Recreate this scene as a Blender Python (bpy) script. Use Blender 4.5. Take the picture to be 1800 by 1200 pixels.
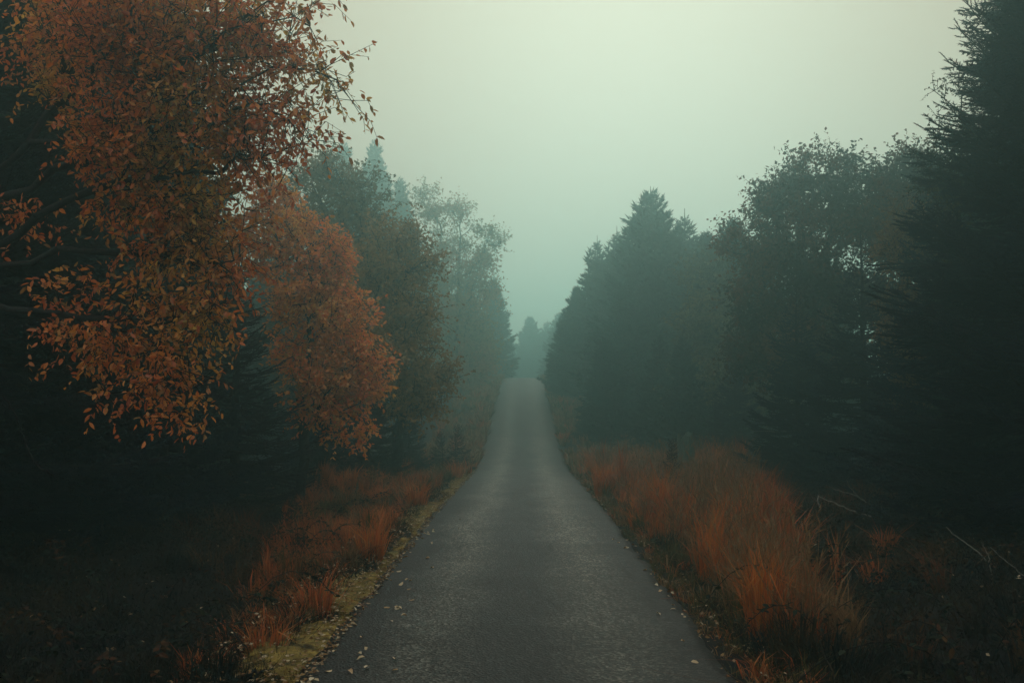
import bpy, math, random
import numpy as np
from mathutils import Matrix, Vector
from math import radians as R

for o in list(bpy.data.objects):
    bpy.data.objects.remove(o)
scene = bpy.context.scene
COL = scene.collection

# ------------------------------------------------------------------ camera
F = 1750.0                       # focal length in pixels of an 1800 px wide frame
EYE = 1.9
cd = bpy.data.cameras.new('camera')
cam = bpy.data.objects.new('camera', cd)
COL.objects.link(cam)
cd.sensor_width = 36.0
cd.lens = 36.0 * F / 1800.0
cd.clip_start = 0.1
cd.clip_end = 3000
cam.location = (0.04, 0.0, EYE)
cam.rotation_euler = (R(90 + 3.43), 0, R(0.655))
scene.camera = cam

# ------------------------------------------------------------------ sky, sun, exposure
SUN_EL, SUN_AZ = 29.0, 6.0      # degrees; azimuth measured from straight down the road to the right
world = bpy.data.worlds.new('World')
scene.world = world
world.use_nodes = True
wn, wl = world.node_tree.nodes, world.node_tree.links
wn.clear()
w_out = wn.new('ShaderNodeOutputWorld')
w_sky = wn.new('ShaderNodeTexSky')
w_sky.sky_type = 'NISHITA'
w_sky.sun_disc = False
w_sky.sun_elevation = R(SUN_EL)
w_sky.sun_rotation = R(SUN_AZ)
w_b1 = wn.new('ShaderNodeBackground')
w_b1.inputs['Strength'].default_value = 0.06
wl.new(w_sky.outputs[0], w_b1.inputs['Color'])
w_tc = wn.new('ShaderNodeTexCoord')
w_sx = wn.new('ShaderNodeSeparateXYZ')
wl.new(w_tc.outputs['Generated'], w_sx.inputs[0])
w_r = wn.new('ShaderNodeValToRGB')          # overcast cloud layer: brighter overhead than at the horizon
e = w_r.color_ramp.elements
e[0].position = 0.0
e[0].color = (0.66, 0.54, 0.40, 1)
e[1].position = 0.42
e[1].color = (0.60, 0.41, 0.24, 1)
e3 = w_r.color_ramp.elements.new(0.95)
e3.color = (1.30, 1.20, 1.04, 1)
wl.new(w_sx.outputs['Z'], w_r.inputs[0])
w_b2 = wn.new('ShaderNodeBackground')
w_b2.inputs['Strength'].default_value = 1.0
wl.new(w_r.outputs[0], w_b2.inputs['Color'])
w_mx = wn.new('ShaderNodeMixShader')
w_mx.inputs[0].default_value = 0.86
wl.new(w_b1.outputs[0], w_mx.inputs[1])
wl.new(w_b2.outputs[0], w_mx.inputs[2])
wl.new(w_mx.outputs[0], w_out.inputs['Surface'])

sd = bpy.data.lights.new('sun', 'SUN')
sd.energy = 0.37
sd.angle = R(28)
sd.color = (1.0, 0.93, 0.80)
sun = bpy.data.objects.new('sun', sd)
COL.objects.link(sun)
_az, _el = R(SUN_AZ), R(SUN_EL)
to_sun = Vector((math.sin(_az) * math.cos(_el), math.cos(_az) * math.cos(_el), math.sin(_el)))
sun.rotation_euler = to_sun.to_track_quat('Z', 'Y').to_euler()

vs = scene.view_settings
vs.view_transform = 'Standard'
vs.look = 'None'
vs.gamma = 1
vs.exposure = 0.05
vs.use_curve_mapping = False
scene.cycles.max_bounces = 8
scene.cycles.diffuse_bounces = 3
scene.cycles.transmission_bounces = 4
scene.cycles.volume_bounces = 4

HAZE_DENSITY = 0.0100
HAZE_COLOR = (0.61, 0.98, 1.0, 1)
HAZE_G = 0.84

rng = np.random.default_rng(11)

# ------------------------------------------------------------------ helpers: geometry
class Geo:
    """collects blocks of vertices and faces, then links them as one mesh"""
    def __init__(self):
        self.V, self.T, self.Q, self.n = [], [], [], 0
        self.tm, self.qm = [], []
    def add(self, v, tris=None, quads=None, mat=0):
        v = np.asarray(v, float).reshape(-1, 3)
        if tris is not None and len(tris):
            t = np.asarray(tris, int).reshape(-1, 3) + self.n
            self.T.append(t); self.tm.append(np.full(len(t), mat))
        if quads is not None and len(quads):
            q = np.asarray(quads, int).reshape(-1, 4) + self.n
            self.Q.append(q); self.qm.append(np.full(len(q), mat))
        self.V.append(v); self.n += len(v)
    def merge(self, g, M=None, s=1.0, off=(0, 0, 0)):
        v = np.concatenate(g.V) if g.V else np.zeros((0, 3))
        if M is not None:
            v = v @ np.asarray(M, float).T
        v = v * s + np.asarray(off, float)
        base = self.n
        for t, m in zip(g.T, g.tm):
            self.T.append(t + base); self.tm.append(m)
        for q, m in zip(g.Q, g.qm):
            self.Q.append(q + base); self.qm.append(m)
        self.V.append(v); self.n += len(v)
    def mesh(self, name, mats, smooth=False):
        v = np.concatenate(self.V) if self.V else np.zeros((0, 3))
        T = np.concatenate(self.T) if self.T else np.zeros((0, 3), int)
        Q = np.concatenate(self.Q) if self.Q else np.zeros((0, 4), int)
        me = bpy.data.meshes.new(name)
        me.vertices.add(len(v))
        me.vertices.foreach_set('co', v.astype(np.float32).ravel())
        nl = T.size + Q.size
        me.loops.add(nl)
        me.loops.foreach_set('vertex_index', np.concatenate([T.ravel(), Q.ravel()]).astype(np.int32))
        npoly = len(T) + len(Q)
        me.polygons.add(npoly)
        start = np.concatenate([np.arange(len(T)) * 3, T.size + np.arange(len(Q)) * 4]).astype(np.int32)
        me.polygons.foreach_set('loop_start', start)
        mi = np.concatenate((self.tm + self.qm) or [np.zeros(0)]).astype(np.int32)
        if isinstance(mats, (list, tuple)):
            for m in mats:
                me.materials.append(m)
            me.polygons.foreach_set('material_index', mi)
        else:
            me.materials.append(mats)
        me.polygons.foreach_set('use_smooth', np.full(npoly, smooth))
        me.update(calc_edges=True)
        me.validate()
        return me

def link(name, me, parent=None, loc=None):
    o = bpy.data.objects.new(name, me)
    COL.objects.link(o)
    if parent is not None:
        o.parent = parent
    if loc is not None:
        o.location = loc
    return o

def tag(o, label=None, cat=None, group=None, kind=None):
    if label: o['label'] = label
    if cat: o['category'] = cat
    if group: o['group'] = group
    if kind: o['kind'] = kind
    return o

def empty(name, loc=(0, 0, 0), rz=0.0, scale=1.0):
    o = bpy.data.objects.new(name, None)
    COL.objects.link(o)
    o.location = loc
    o.rotation_euler = (0, 0, rz)
    o.scale = (scale,) * 3 if np.isscalar(scale) else scale
    o.empty_display_size = 0.3
    return o

def copy_tree(src, loc, rz, scale, label, group):
    c = src.copy(); COL.objects.link(c)
    c.location = loc
    c.rotation_euler = (0, 0, rz)
    c.scale = (scale,) * 3 if np.isscalar(scale) else scale
    c['label'] = label
    c['group'] = group
    for ch in src.children:
        d = ch.copy(); COL.objects.link(d); d.parent = c
    return c

def unit(a):
    n = np.linalg.norm(a, axis=-1, keepdims=True)
    return a / np.maximum(n, 1e-9)

def frame_of(d):
    """two unit vectors square to each direction d (N,3)"""
    ref = np.where(np.abs(d[:, 2:3]) > 0.9, np.array([[1.0, 0, 0]]), np.array([[0, 0, 1.0]]))
    a = unit(np.cross(d, ref)); b = np.cross(a, d)
    return a, b

def tubes(g, p0, p1, r0, r1, sides, mat=0):
    """open tapered tubes between point pairs"""
    p0, p1 = np.asarray(p0, float).reshape(-1, 3), np.asarray(p1, float).reshape(-1, 3)
    N = len(p0)
    if N == 0: return
    r0 = np.broadcast_to(np.asarray(r0, float), (N,)); r1 = np.broadcast_to(np.asarray(r1, float), (N,))
    a, b = frame_of(unit(p1 - p0))
    th = np.arange(sides) * 2 * np.pi / sides
    c, s = np.cos(th)[None, :, None], np.sin(th)[None, :, None]
    ring = a[:, None] * c + b[:, None] * s
    v = np.concatenate([p0[:, None] + ring * r0[:, None, None], p1[:, None] + ring * r1[:, None, None]], 1)
    k = np.arange(sides); k2 = (k + 1) % sides
    q = np.stack([k, k2, k2 + sides, k + sides], 1)[None] + (np.arange(N) * 2 * sides)[:, None, None]
    g.add(v, quads=q, mat=mat)

LEAF6 = (np.array([[0, 0, 0], [.30, -.40, .06], [.68, -.36, .03], [1, 0, -.10], [.68, .36, .03], [.30, .40, .06], [.5, 0, -.03]]),
         [[0, 1, 6], [1, 2, 6], [2, 3, 6], [3, 4, 6], [4, 5, 6], [5, 0, 6]])
LEAF2 = (np.array([[0, 0, 0], [.5, -.5, .08], [1, 0, -.06], [.5, .5, .08]]), [[0, 1, 2], [0, 2, 3]])
SLIVER = (np.array([[0, -.5, 0], [0, .5, 0], [1, 0, 0]]), [[0, 1, 2]])

def blades(g, tmpl, pos, d, nrm, length, width, mat=0):
    """N copies of a leaf template at pos, along d, facing nrm"""
    tv, tt = tmpl
    pos = np.asarray(pos, float); N = len(pos)
    if N == 0: return
    d = unit(d); side = unit(np.cross(nrm, d)); n2 = np.cross(d, side)
    L = np.broadcast_to(np.asarray(length, float), (N,))[:, None, None]
    W = np.broadcast_to(np.asarray(width, float), (N,))[:, None, None]
    v = pos[:, None] + tv[None, :, 0:1] * d[:, None] * L + tv[None, :, 1:2] * side[:, None] * W + tv[None, :, 2:3] * n2[:, None] * L
    t = np.asarray(tt)[None] + (np.arange(N) * len(tv))[:, None, None]
    g.add(v, tris=t, mat=mat)

def rnd_unit(rg, n):
    return unit(rg.normal(size=(n, 3)))

# ------------------------------------------------------------------ helpers: materials
def new_mat(name):
    m = bpy.data.materials.new(name)
    m.use_nodes = True
    m.node_tree.nodes.clear()
    return m, m.node_tree.nodes, m.node_tree.links

DULL = ('herb', 'bramble', 'grass', 'oak', 'dark_birch', 'fallen_leaf_mix')     # matt leaves without a waxy shine
def leaf_mat(name, stops, transl=0.35, patch=None, patch_scale=0.6, gloss=0.04, vary=1.0):
    """leaf colours differ leaf by leaf; patch: a second range of colours in sprays of the crown"""
    if any(k in name for k in DULL): gloss = 0.006
    m, n, l = new_mat(name)
    out = n.new('ShaderNodeOutputMaterial')
    geo = n.new('ShaderNodeNewGeometry'); oi = n.new('ShaderNodeObjectInfo')
    ad = n.new('ShaderNodeMath'); ad.operation = 'ADD'
    l.new(geo.outputs['Random Per Island'], ad.inputs[0]); l.new(oi.outputs['Random'], ad.inputs[1])
    fr = n.new('ShaderNodeMath'); fr.operation = 'FRACT'; l.new(ad.outputs[0], fr.inputs[0])
    def ramp(st):
        r = n.new('ShaderNodeValToRGB')
        el = r.color_ramp.elements
        while len(el) < len(st): el.new(0.5)
        for k, c in enumerate(st):
            el[k].position = k / max(1, len(st) - 1); el[k].color = (*c, 1)
        l.new(fr.outputs[0], r.inputs[0])
        return r.outputs[0]
    col = ramp(stops)
    tc = n.new('ShaderNodeTexCoord')
    if patch:
        nz = n.new('ShaderNodeTexNoise'); nz.inputs['Scale'].default_value = patch_scale; nz.inputs['Detail'].default_value = 3
        l.new(tc.outputs['Object'], nz.inputs['Vector'])
        cr = n.new('ShaderNodeValToRGB'); cr.color_ramp.elements[0].position = 0.46; cr.color_ramp.elements[1].position = 0.60
        l.new(nz.outputs['Fac'], cr.inputs[0])
        mx = n.new('ShaderNodeMix'); mx.data_type = 'RGBA'
        l.new(cr.outputs[0], mx.inputs[0]); l.new(col, mx.inputs[6]); l.new(ramp(patch), mx.inputs[7])
        col = mx.outputs[2]
    df = n.new('ShaderNodeBsdfDiffuse'); tr = n.new('ShaderNodeBsdfTranslucent')
    l.new(col, df.inputs[0]); l.new(col, tr.inputs[0])
    ms = n.new('ShaderNodeMixShader'); ms.inputs[0].default_value = transl
    l.new(df.outputs[0], ms.inputs[1]); l.new(tr.outputs[0], ms.inputs[2])
    gl = n.new('ShaderNodeBsdfGlossy'); gl.inputs['Roughness'].default_value = 0.5
    m2 = n.new('ShaderNodeMixShader'); m2.inputs[0].default_value = gloss
    l.new(ms.outputs[0], m2.inputs[1]); l.new(gl.outputs[0], m2.inputs[2])
    l.new(m2.outputs[0], out.inputs['Surface'])
    return m

def rough_mat(name, c0, c1, scale=6.0, bump=0.3, rough=0.9, stretch=None):
    m, n, l = new_mat(name)
    out = n.new('ShaderNodeOutputMaterial'); b = n.new('ShaderNodeBsdfPrincipled')
    b.inputs['Roughness'].default_value = rough
    b.inputs['Specular IOR Level'].default_value = 0.06
    tc = n.new('ShaderNodeTexCoord'); mp = n.new('ShaderNodeMapping')
    if stretch: mp.inputs['Scale'].default_value = stretch
    l.new(tc.outputs['Object'], mp.inputs[0])
    nz = n.new('ShaderNodeTexNoise'); nz.inputs['Scale'].default_value = scale; nz.inputs['Detail'].default_value = 8
    nz.inputs['Roughness'].default_value = 0.65
    l.new(mp.outputs[0], nz.inputs['Vector'])
    r = n.new('ShaderNodeValToRGB')
    r.color_ramp.elements[0].position = 0.35; r.color_ramp.elements[0].color = (*c0, 1)
    r.color_ramp.elements[1].position = 0.68; r.color_ramp.elements[1].color = (*c1, 1)
    l.new(nz.outputs['Fac'], r.inputs[0]); l.new(r.outputs[0], b.inputs['Base Color'])
    bp = n.new('ShaderNodeBump'); bp.inputs['Strength'].default_value = bump; bp.inputs['Distance'].default_value = 0.03
    l.new(nz.outputs['Fac'], bp.inputs['Height']); l.new(bp.outputs[0], b.inputs['Normal'])
    l.new(b.outputs[0], out.inputs['Surface'])
    return m

M_BARK = rough_mat('dark_bark', (0.006, 0.007, 0.011), (0.018, 0.018, 0.022), 9, 0.6, stretch=(3, 3, .6))
M_TWIG = rough_mat('twig_bark', (0.008, 0.008, 0.012), (0.024, 0.022, 0.026), 20, 0.2)
M_DEAD = rough_mat('bleached_wood', (0.09, 0.09, 0.09), (0.24, 0.24, 0.23), 30, 0.3)
M_STUMP = rough_mat('lichened_wood', (0.03, 0.045, 0.04), (0.10, 0.14, 0.12), 14, 0.6, stretch=(3, 3, .5))
M_CHERRY = leaf_mat('rust_orange_leaves', [(.34, .055, .02), (.60, .14, .028), (.66, .20, .035), (.48, .09, .025), (.18, .10, .03)], 0.52,
                    patch=[(.34, .11, .03), (.60, .26, .04), (.62, .34, .06), (.22, .16, .04), (.42, .20, .04)], patch_scale=0.9)
M_ORANGE = leaf_mat('amber_orange_leaves', [(.72, .17, .03), (.78, .28, .045), (.72, .13, .03), (.66, .27, .045), (.36, .22, .05)], 0.52,
                    patch=[(.76, .34, .06), (.60, .32, .06), (.72, .15, .03)], patch_scale=0.9)
M_OLIVE = leaf_mat('olive_leaves', [(.075, .08, .03), (.11, .105, .038), (.09, .075, .028), (.14, .11, .04)], 0.35,
                   patch=[(.15, .09, .03), (.20, .11, .035), (.11, .08, .03)], patch_scale=0.5)
M_BROWN = leaf_mat('brown_olive_leaves', [(.21, .105, .025), (.27, .14, .032), (.16, .095, .024), (.30, .15, .035)], 0.42,
                   patch=[(.25, .16, .035), (.33, .15, .035), (.17, .125, .03)], patch_scale=0.6)
M_BIRCH = leaf_mat('pale_birch_leaves', [(.16, .15, .045), (.22, .17, .05), (.26, .15, .045), (.13, .13, .045)], 0.45,
                   patch=[(.34, .13, .05), (.28, .15, .05)], patch_scale=0.4)
M_OAK = leaf_mat('dark_oak_leaves', [(.010, .017, .014), (.016, .022, .015), (.013, .019, .014), (.026, .024, .015)], 0.3,
                 patch=[(.15, .055, .025), (.11, .045, .022), (.05, .03, .018)], patch_scale=0.55)
M_RUSSET = leaf_mat('russet_shrub_leaves', [(.13, .065, .02), (.10, .05, .018), (.16, .09, .025), (.06, .045, .02)], 0.35)
M_OCHRE = leaf_mat('ochre_shrub_leaves', [(.10, .085, .025), (.14, .115, .03), (.06, .06, .022), (.05, .055, .022)], 0.35,
                   patch=[(.035, .045, .02), (.05, .055, .022)], patch_scale=0.5)
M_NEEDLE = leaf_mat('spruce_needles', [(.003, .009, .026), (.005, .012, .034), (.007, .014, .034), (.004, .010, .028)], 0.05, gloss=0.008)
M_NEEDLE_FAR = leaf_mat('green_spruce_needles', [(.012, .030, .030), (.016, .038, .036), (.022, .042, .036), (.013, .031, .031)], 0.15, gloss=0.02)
M_RUST = leaf_mat('rust_grass', [(.46, .11, .026), (.52, .145, .034), (.40, .09, .026), (.54, .22, .055), (.20, .055, .022)], 0.4,
                  patch=[(.36, .105, .03), (.24, .075, .025), (.42, .16, .045)], patch_scale=1.3)
M_REDGRASS = leaf_mat('dull_red_grass', [(.34, .078, .032), (.42, .11, .038), (.20, .055, .024), (.42, .16, .055), (.11, .04, .02)], 0.4)
M_TAN = leaf_mat('tan_grass', [(.16, .09, .05), (.22, .13, .07), (.11, .065, .038), (.28, .18, .10), (.08, .055, .03)], 0.4)
M_GREENGRASS = leaf_mat('green_brown_grass', [(.05, .055, .022), (.075, .07, .028), (.10, .075, .03), (.035, .04, .018)], 0.35)
GRASS_MATS = [M_RUST, M_REDGRASS, M_TAN, M_GREENGRASS]
M_STRAW = leaf_mat('brown_grass', [(.06, .035, .018), (.09, .055, .025), (.04, .025, .016), (.13, .075, .032)], 0.35,
                   patch=[(.13, .045, .022), (.07, .03, .018)], patch_scale=0.8)
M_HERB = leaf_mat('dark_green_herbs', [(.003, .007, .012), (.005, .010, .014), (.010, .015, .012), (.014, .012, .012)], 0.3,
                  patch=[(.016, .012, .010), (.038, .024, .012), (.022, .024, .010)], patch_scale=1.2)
M_LITTER = leaf_mat('fallen_leaf_mix', [(.20, .13, .07), (.14, .08, .035), (.42, .36, .27), (.13, .06, .03), (.24, .15, .07)], 0.15)
M_PALELEAF = leaf_mat('pale_fallen_leaf', [(.46, .40, .30), (.30, .20, .10), (.40, .33, .22), (.34, .16, .06)], 0.15)
M_BIRCHDARK = leaf_mat('small_dark_birch_leaves', [(.03, .035, .016), (.045, .045, .02), (.06, .05, .02)], 0.35)

# ------------------------------------------------------------------ terrain
PY = np.array([-60, 0, 17, 25, 31, 36, 41, 48, 56, 69, 77, 82, 91, 106, 134, 180, 260])
PZ = np.array([0, 0, 0, -.14, -.27, -.16, .28, 1.05, 1.92, 3.08, 3.64, 3.80, 3.62, 2.7, 1.0, .5, .5])
_yy = np.linspace(-60, 260, 3201)
_zz = np.interp(_yy, PY, PZ)
_k = np.hanning(61); _k /= _k.sum()
_zz = np.convolve(np.pad(_zz, 30, mode='edge'), _k, mode='valid')
def prof(y): return np.interp(y, _yy, _zz)

def vnoise(x, y, s, seed):
    """smooth value noise, vectorised"""
    x = np.asarray(x, float) / s; y = np.asarray(y, float) / s
    xi, yi = np.floor(x).astype(int), np.floor(y).astype(int)
    fx, fy = x - xi, y - yi
    fx, fy = fx * fx * (3 - 2 * fx), fy * fy * (3 - 2 * fy)
    def h(a, b):
        v = np.sin(a * 127.1 + b * 311.7 + seed * 74.7) * 43758.5453
        return v - np.floor(v)
    return (h(xi, yi) * (1 - fx) + h(xi + 1, yi) * fx) * (1 - fy) + (h(xi, yi + 1) * (1 - fx) + h(xi + 1, yi + 1) * fx) * fy

HALF = 1.46
def road_edge(y, side):
    return HALF + (.06 if side == 0 else 0) + 0.06 * (vnoise(y, 0, 1.3, 3 + side) - .5) + 0.055 * (vnoise(y, 0, .33, 9 + side) - .5) + .04 * (vnoise(y, 0, .12, 13 + side) - .5)

def ground_z(x, y):
    x = np.asarray(x, float); y = np.asarray(y, float)
    a = np.abs(x)
    t = np.clip((a - 1.3) / 4.0, 0, 1)
    lump = (vnoise(x, y, 1.3, 1) - .5) * .16 + (vnoise(x, y, 4.5, 2) - .5) * .35 + (vnoise(x, y, .4, 5) - .5) * .05
    edge = np.clip((a - 1.5) / 1.0, 0, 1)
    ditch = -.16 * np.exp(-((a - 2.9) / .8) ** 2)
    bank = np.where(x > 0, .18 * np.clip((a - 3.0) / 4, 0, 1), .10 * np.clip((a - 3.0) / 4, 0, 1))
    return prof(y) - .045 + lump * edge + ditch * edge + bank

def GX(px, d): return (px - 920) * d / F + 0.04
def GZ(py, d): return EYE + (705 - py) * d / F
def on_ground(x, y, dz=0.0): return (float(x), float(y), float(ground_z(x, y)) + dz)

# forest ground: one sheet, finer near the road and the camera
xs = np.concatenate([np.linspace(-150, -16, 28), np.linspace(-15, -1.2, 93), np.linspace(-1.0, 1.0, 5), np.linspace(1.2, 15, 93), np.linspace(16, 150, 28)])
ys = np.concatenate([np.linspace(-50, 0, 26), np.linspace(.3, 30, 150), np.linspace(30.8, 90, 90), np.linspace(92, 250, 50)])
GXm, GYm = np.meshgrid(xs, ys)
gz = ground_z(GXm, GYm)
gz = np.where(np.abs(GXm) < 1.25, prof(GYm) - .10, gz)
nx, ny = len(xs), len(ys)
idx = np.arange(nx * ny).reshape(ny, nx)
q = np.stack([idx[:-1, :-1], idx[:-1, 1:], idx[1:, 1:], idx[1:, :-1]], -1).reshape(-1, 4)
g = Geo(); g.add(np.stack([GXm, GYm, gz], -1), quads=q)
M_GROUND = rough_mat('forest_soil', (0.003, 0.004, 0.007), (0.014, 0.012, 0.012), 3.5, 0.9)
tag(link('ground', g.mesh('ground', M_GROUND, True)), kind='structure')

# road: cambered asphalt lane with ragged edges
m, n, l = new_mat('worn_asphalt')
out = n.new('ShaderNodeOutputMaterial'); b = n.new('ShaderNodeBsdfPrincipled')
tc = n.new('ShaderNodeTexCoord')
sx = n.new('ShaderNodeSeparateXYZ'); l.new(tc.outputs['Object'], sx.inputs[0])
wob = n.new('ShaderNodeTexNoise'); wob.inputs['Scale'].default_value = .45; wob.inputs['Detail'].default_value = 4
l.new(tc.outputs['Object'], wob.inputs['Vector'])
mad = n.new('ShaderNodeMath'); mad.operation = 'MULTIPLY_ADD'
l.new(wob.outputs['Fac'], mad.inputs[0]); mad.inputs[1].default_value = .7
l.new(sx.outputs['X'], mad.inputs[2])
mr = n.new('ShaderNodeMapRange'); mr.inputs['From Min'].default_value = -1.5 + .35; mr.inputs['From Max'].default_value = 1.5 + .35
l.new(mad.outputs[0], mr.inputs['Value'])
rp = n.new('ShaderNodeValToRGB')        # worn pale wheel tracks, darker crown and edges
for k, (p_, c_) in enumerate([(0, (.008, .009, .012)), (.10, (.013, .015, .018)), (.27, (.064, .066, .062)), (.42, (.017, .019, .022)), (.56, (.014, .016, .019)), (.74, (.066, .067, .062)), (.92, (.016, .017, .019)), (1, (.008, .009, .011))]):
    el = rp.color_ramp.elements[k] if k < 2 else rp.color_ramp.elements.new(p_)
    el.position = p_; el.color = (*c_, 1)
l.new(mr.outputs[0], rp.inputs[0])
vo = n.new('ShaderNodeTexVoronoi'); vo.inputs['Scale'].default_value = 52
l.new(tc.outputs['Object'], vo.inputs['Vector'])
sp = n.new('ShaderNodeSeparateColor'); l.new(vo.outputs['Color'], sp.inputs[0])
gr = n.new('ShaderNodeValToRGB')        # stone chips
gr.color_ramp.elements[0].position = 0; gr.color_ramp.elements[0].color = (.25, .26, .28, 1)
gr.color_ramp.elements[1].position = 1; gr.color_ramp.elements[1].color = (3.4, 3.3, 3.1, 1)
e2 = gr.color_ramp.elements.new(.7); e2.color = (.95, .95, .95, 1)
l.new(sp.outputs[0], gr.inputs[0])
mu = n.new('ShaderNodeMix'); mu.data_type = 'RGBA'; mu.blend_type = 'MULTIPLY'; mu.inputs[0].default_value = 1
l.new(rp.outputs[0], mu.inputs[6]); l.new(gr.outputs[0], mu.inputs[7])
pn = n.new('ShaderNodeTexNoise'); pn.inputs['Scale'].default_value = 1.6; pn.inputs['Detail'].default_value = 7; pn.inputs['Roughness'].default_value = .65
l.new(tc.outputs['Object'], pn.inputs['Vector'])
pr = n.new('ShaderNodeValToRGB'); pr.color_ramp.elements[0].position = .3; pr.color_ramp.elements[0].color = (.70, .70, .72, 1)
pr.color_ramp.elements[1].position = .7; pr.color_ramp.elements[1].color = (1.25, 1.25, 1.22, 1)
l.new(pn.outputs['Fac'], pr.inputs[0])
mu2 = n.new('ShaderNodeMix'); mu2.data_type = 'RGBA'; mu2.blend_type = 'MULTIPLY'; mu2.inputs[0].default_value = 1
l.new(mu.outputs[2], mu2.inputs[6]); l.new(pr.outputs[0], mu2.inputs[7])
# cracks and cross seams of old repairs
cv = n.new('ShaderNodeTexVoronoi'); cv.feature = 'DISTANCE_TO_EDGE'; cv.inputs['Scale'].default_value = .75
cw = n.new('ShaderNodeTexNoise'); cw.inputs['Scale'].default_value = 3.0; cw.inputs['Detail'].default_value = 5
l.new(tc.outputs['Object'], cw.inputs['Vector'])
cmx = n.new('ShaderNodeMix'); cmx.data_type = 'VECTOR'; cmx.inputs[0].default_value = .22
l.new(tc.outputs['Object'], cmx.inputs[4]); l.new(cw.outputs['Color'], cmx.inputs[5])
l.new(cmx.outputs[1], cv.inputs['Vector'])
cmr = n.new('ShaderNodeMapRange'); cmr.inputs['From Min'].default_value = .004; cmr.inputs['From Max'].default_value = .016
cmr.inputs['To Min'].default_value = .35; cmr.inputs['To Max'].default_value = 1
l.new(cv.outputs['Distance'], cmr.inputs['Value'])
ck = n.new('ShaderNodeTexNoise'); ck.inputs['Scale'].default_value = .5; ck.inputs['Detail'].default_value = 2
l.new(tc.outputs['Object'], ck.inputs['Vector'])
ckr = n.new('ShaderNodeValToRGB'); ckr.color_ramp.elements[0].position = .47; ckr.color_ramp.elements[1].position = .56
l.new(ck.outputs['Fac'], ckr.inputs[0])
mu3 = n.new('ShaderNodeMix'); mu3.data_type = 'RGBA'; mu3.blend_type = 'MULTIPLY'
l.new(ckr.outputs[0], mu3.inputs[0]); l.new(mu2.outputs[2], mu3.inputs[6]); l.new(cmr.outputs[0], mu3.inputs[7])
# repair fields between wavering cross seams, with light painted into their tones
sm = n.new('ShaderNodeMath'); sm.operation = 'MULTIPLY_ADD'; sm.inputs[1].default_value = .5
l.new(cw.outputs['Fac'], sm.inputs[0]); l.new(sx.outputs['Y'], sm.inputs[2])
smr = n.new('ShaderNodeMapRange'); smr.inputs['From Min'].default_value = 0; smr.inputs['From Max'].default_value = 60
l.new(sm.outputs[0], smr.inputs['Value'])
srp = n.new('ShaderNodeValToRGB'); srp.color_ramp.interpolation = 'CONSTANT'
for k, (yy_, v_) in enumerate([(0, .55), (8.5, .72), (11.0, .98), (13.4, 1.28), (19.0, 1.40), (33.0, 1.0), (42, .60)]):  # foreground darkened like shade, middle brightened, far end dimmed so haze shows
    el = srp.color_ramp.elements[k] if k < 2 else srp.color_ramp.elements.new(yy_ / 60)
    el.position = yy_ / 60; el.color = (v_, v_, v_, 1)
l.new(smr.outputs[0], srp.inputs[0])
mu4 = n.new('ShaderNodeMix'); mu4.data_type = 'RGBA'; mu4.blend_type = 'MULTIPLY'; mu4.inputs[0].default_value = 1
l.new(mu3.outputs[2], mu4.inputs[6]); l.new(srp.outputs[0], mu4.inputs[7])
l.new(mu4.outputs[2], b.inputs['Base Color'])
b.inputs['Roughness'].default_value = .6
b.inputs['Specular IOR Level'].default_value = .10
bp = n.new('ShaderNodeBump'); bp.inputs['Strength'].default_value = .9; bp.inputs['Distance'].default_value = .006
l.new(vo.outputs['Distance'], bp.inputs['Height']); l.new(bp.outputs[0], b.inputs['Normal'])
l.new(b.outputs[0], out.inputs['Surface'])
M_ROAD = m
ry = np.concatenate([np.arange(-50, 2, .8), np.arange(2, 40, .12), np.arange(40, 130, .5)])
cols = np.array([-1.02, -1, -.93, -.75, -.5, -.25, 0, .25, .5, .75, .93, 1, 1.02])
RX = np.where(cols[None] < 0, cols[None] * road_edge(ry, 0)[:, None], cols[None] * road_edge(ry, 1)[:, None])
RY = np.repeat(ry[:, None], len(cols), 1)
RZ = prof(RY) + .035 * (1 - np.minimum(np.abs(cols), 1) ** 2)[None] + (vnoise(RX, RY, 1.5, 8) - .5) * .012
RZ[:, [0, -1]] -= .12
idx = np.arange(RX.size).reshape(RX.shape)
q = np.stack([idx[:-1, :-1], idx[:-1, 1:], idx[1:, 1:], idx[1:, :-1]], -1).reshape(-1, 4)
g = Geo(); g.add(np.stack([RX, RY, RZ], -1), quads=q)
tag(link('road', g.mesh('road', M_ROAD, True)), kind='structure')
def road_z(x, y): return float(prof(y) + .035 * (1 - min(1, abs(x) / HALF) ** 2))

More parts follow.
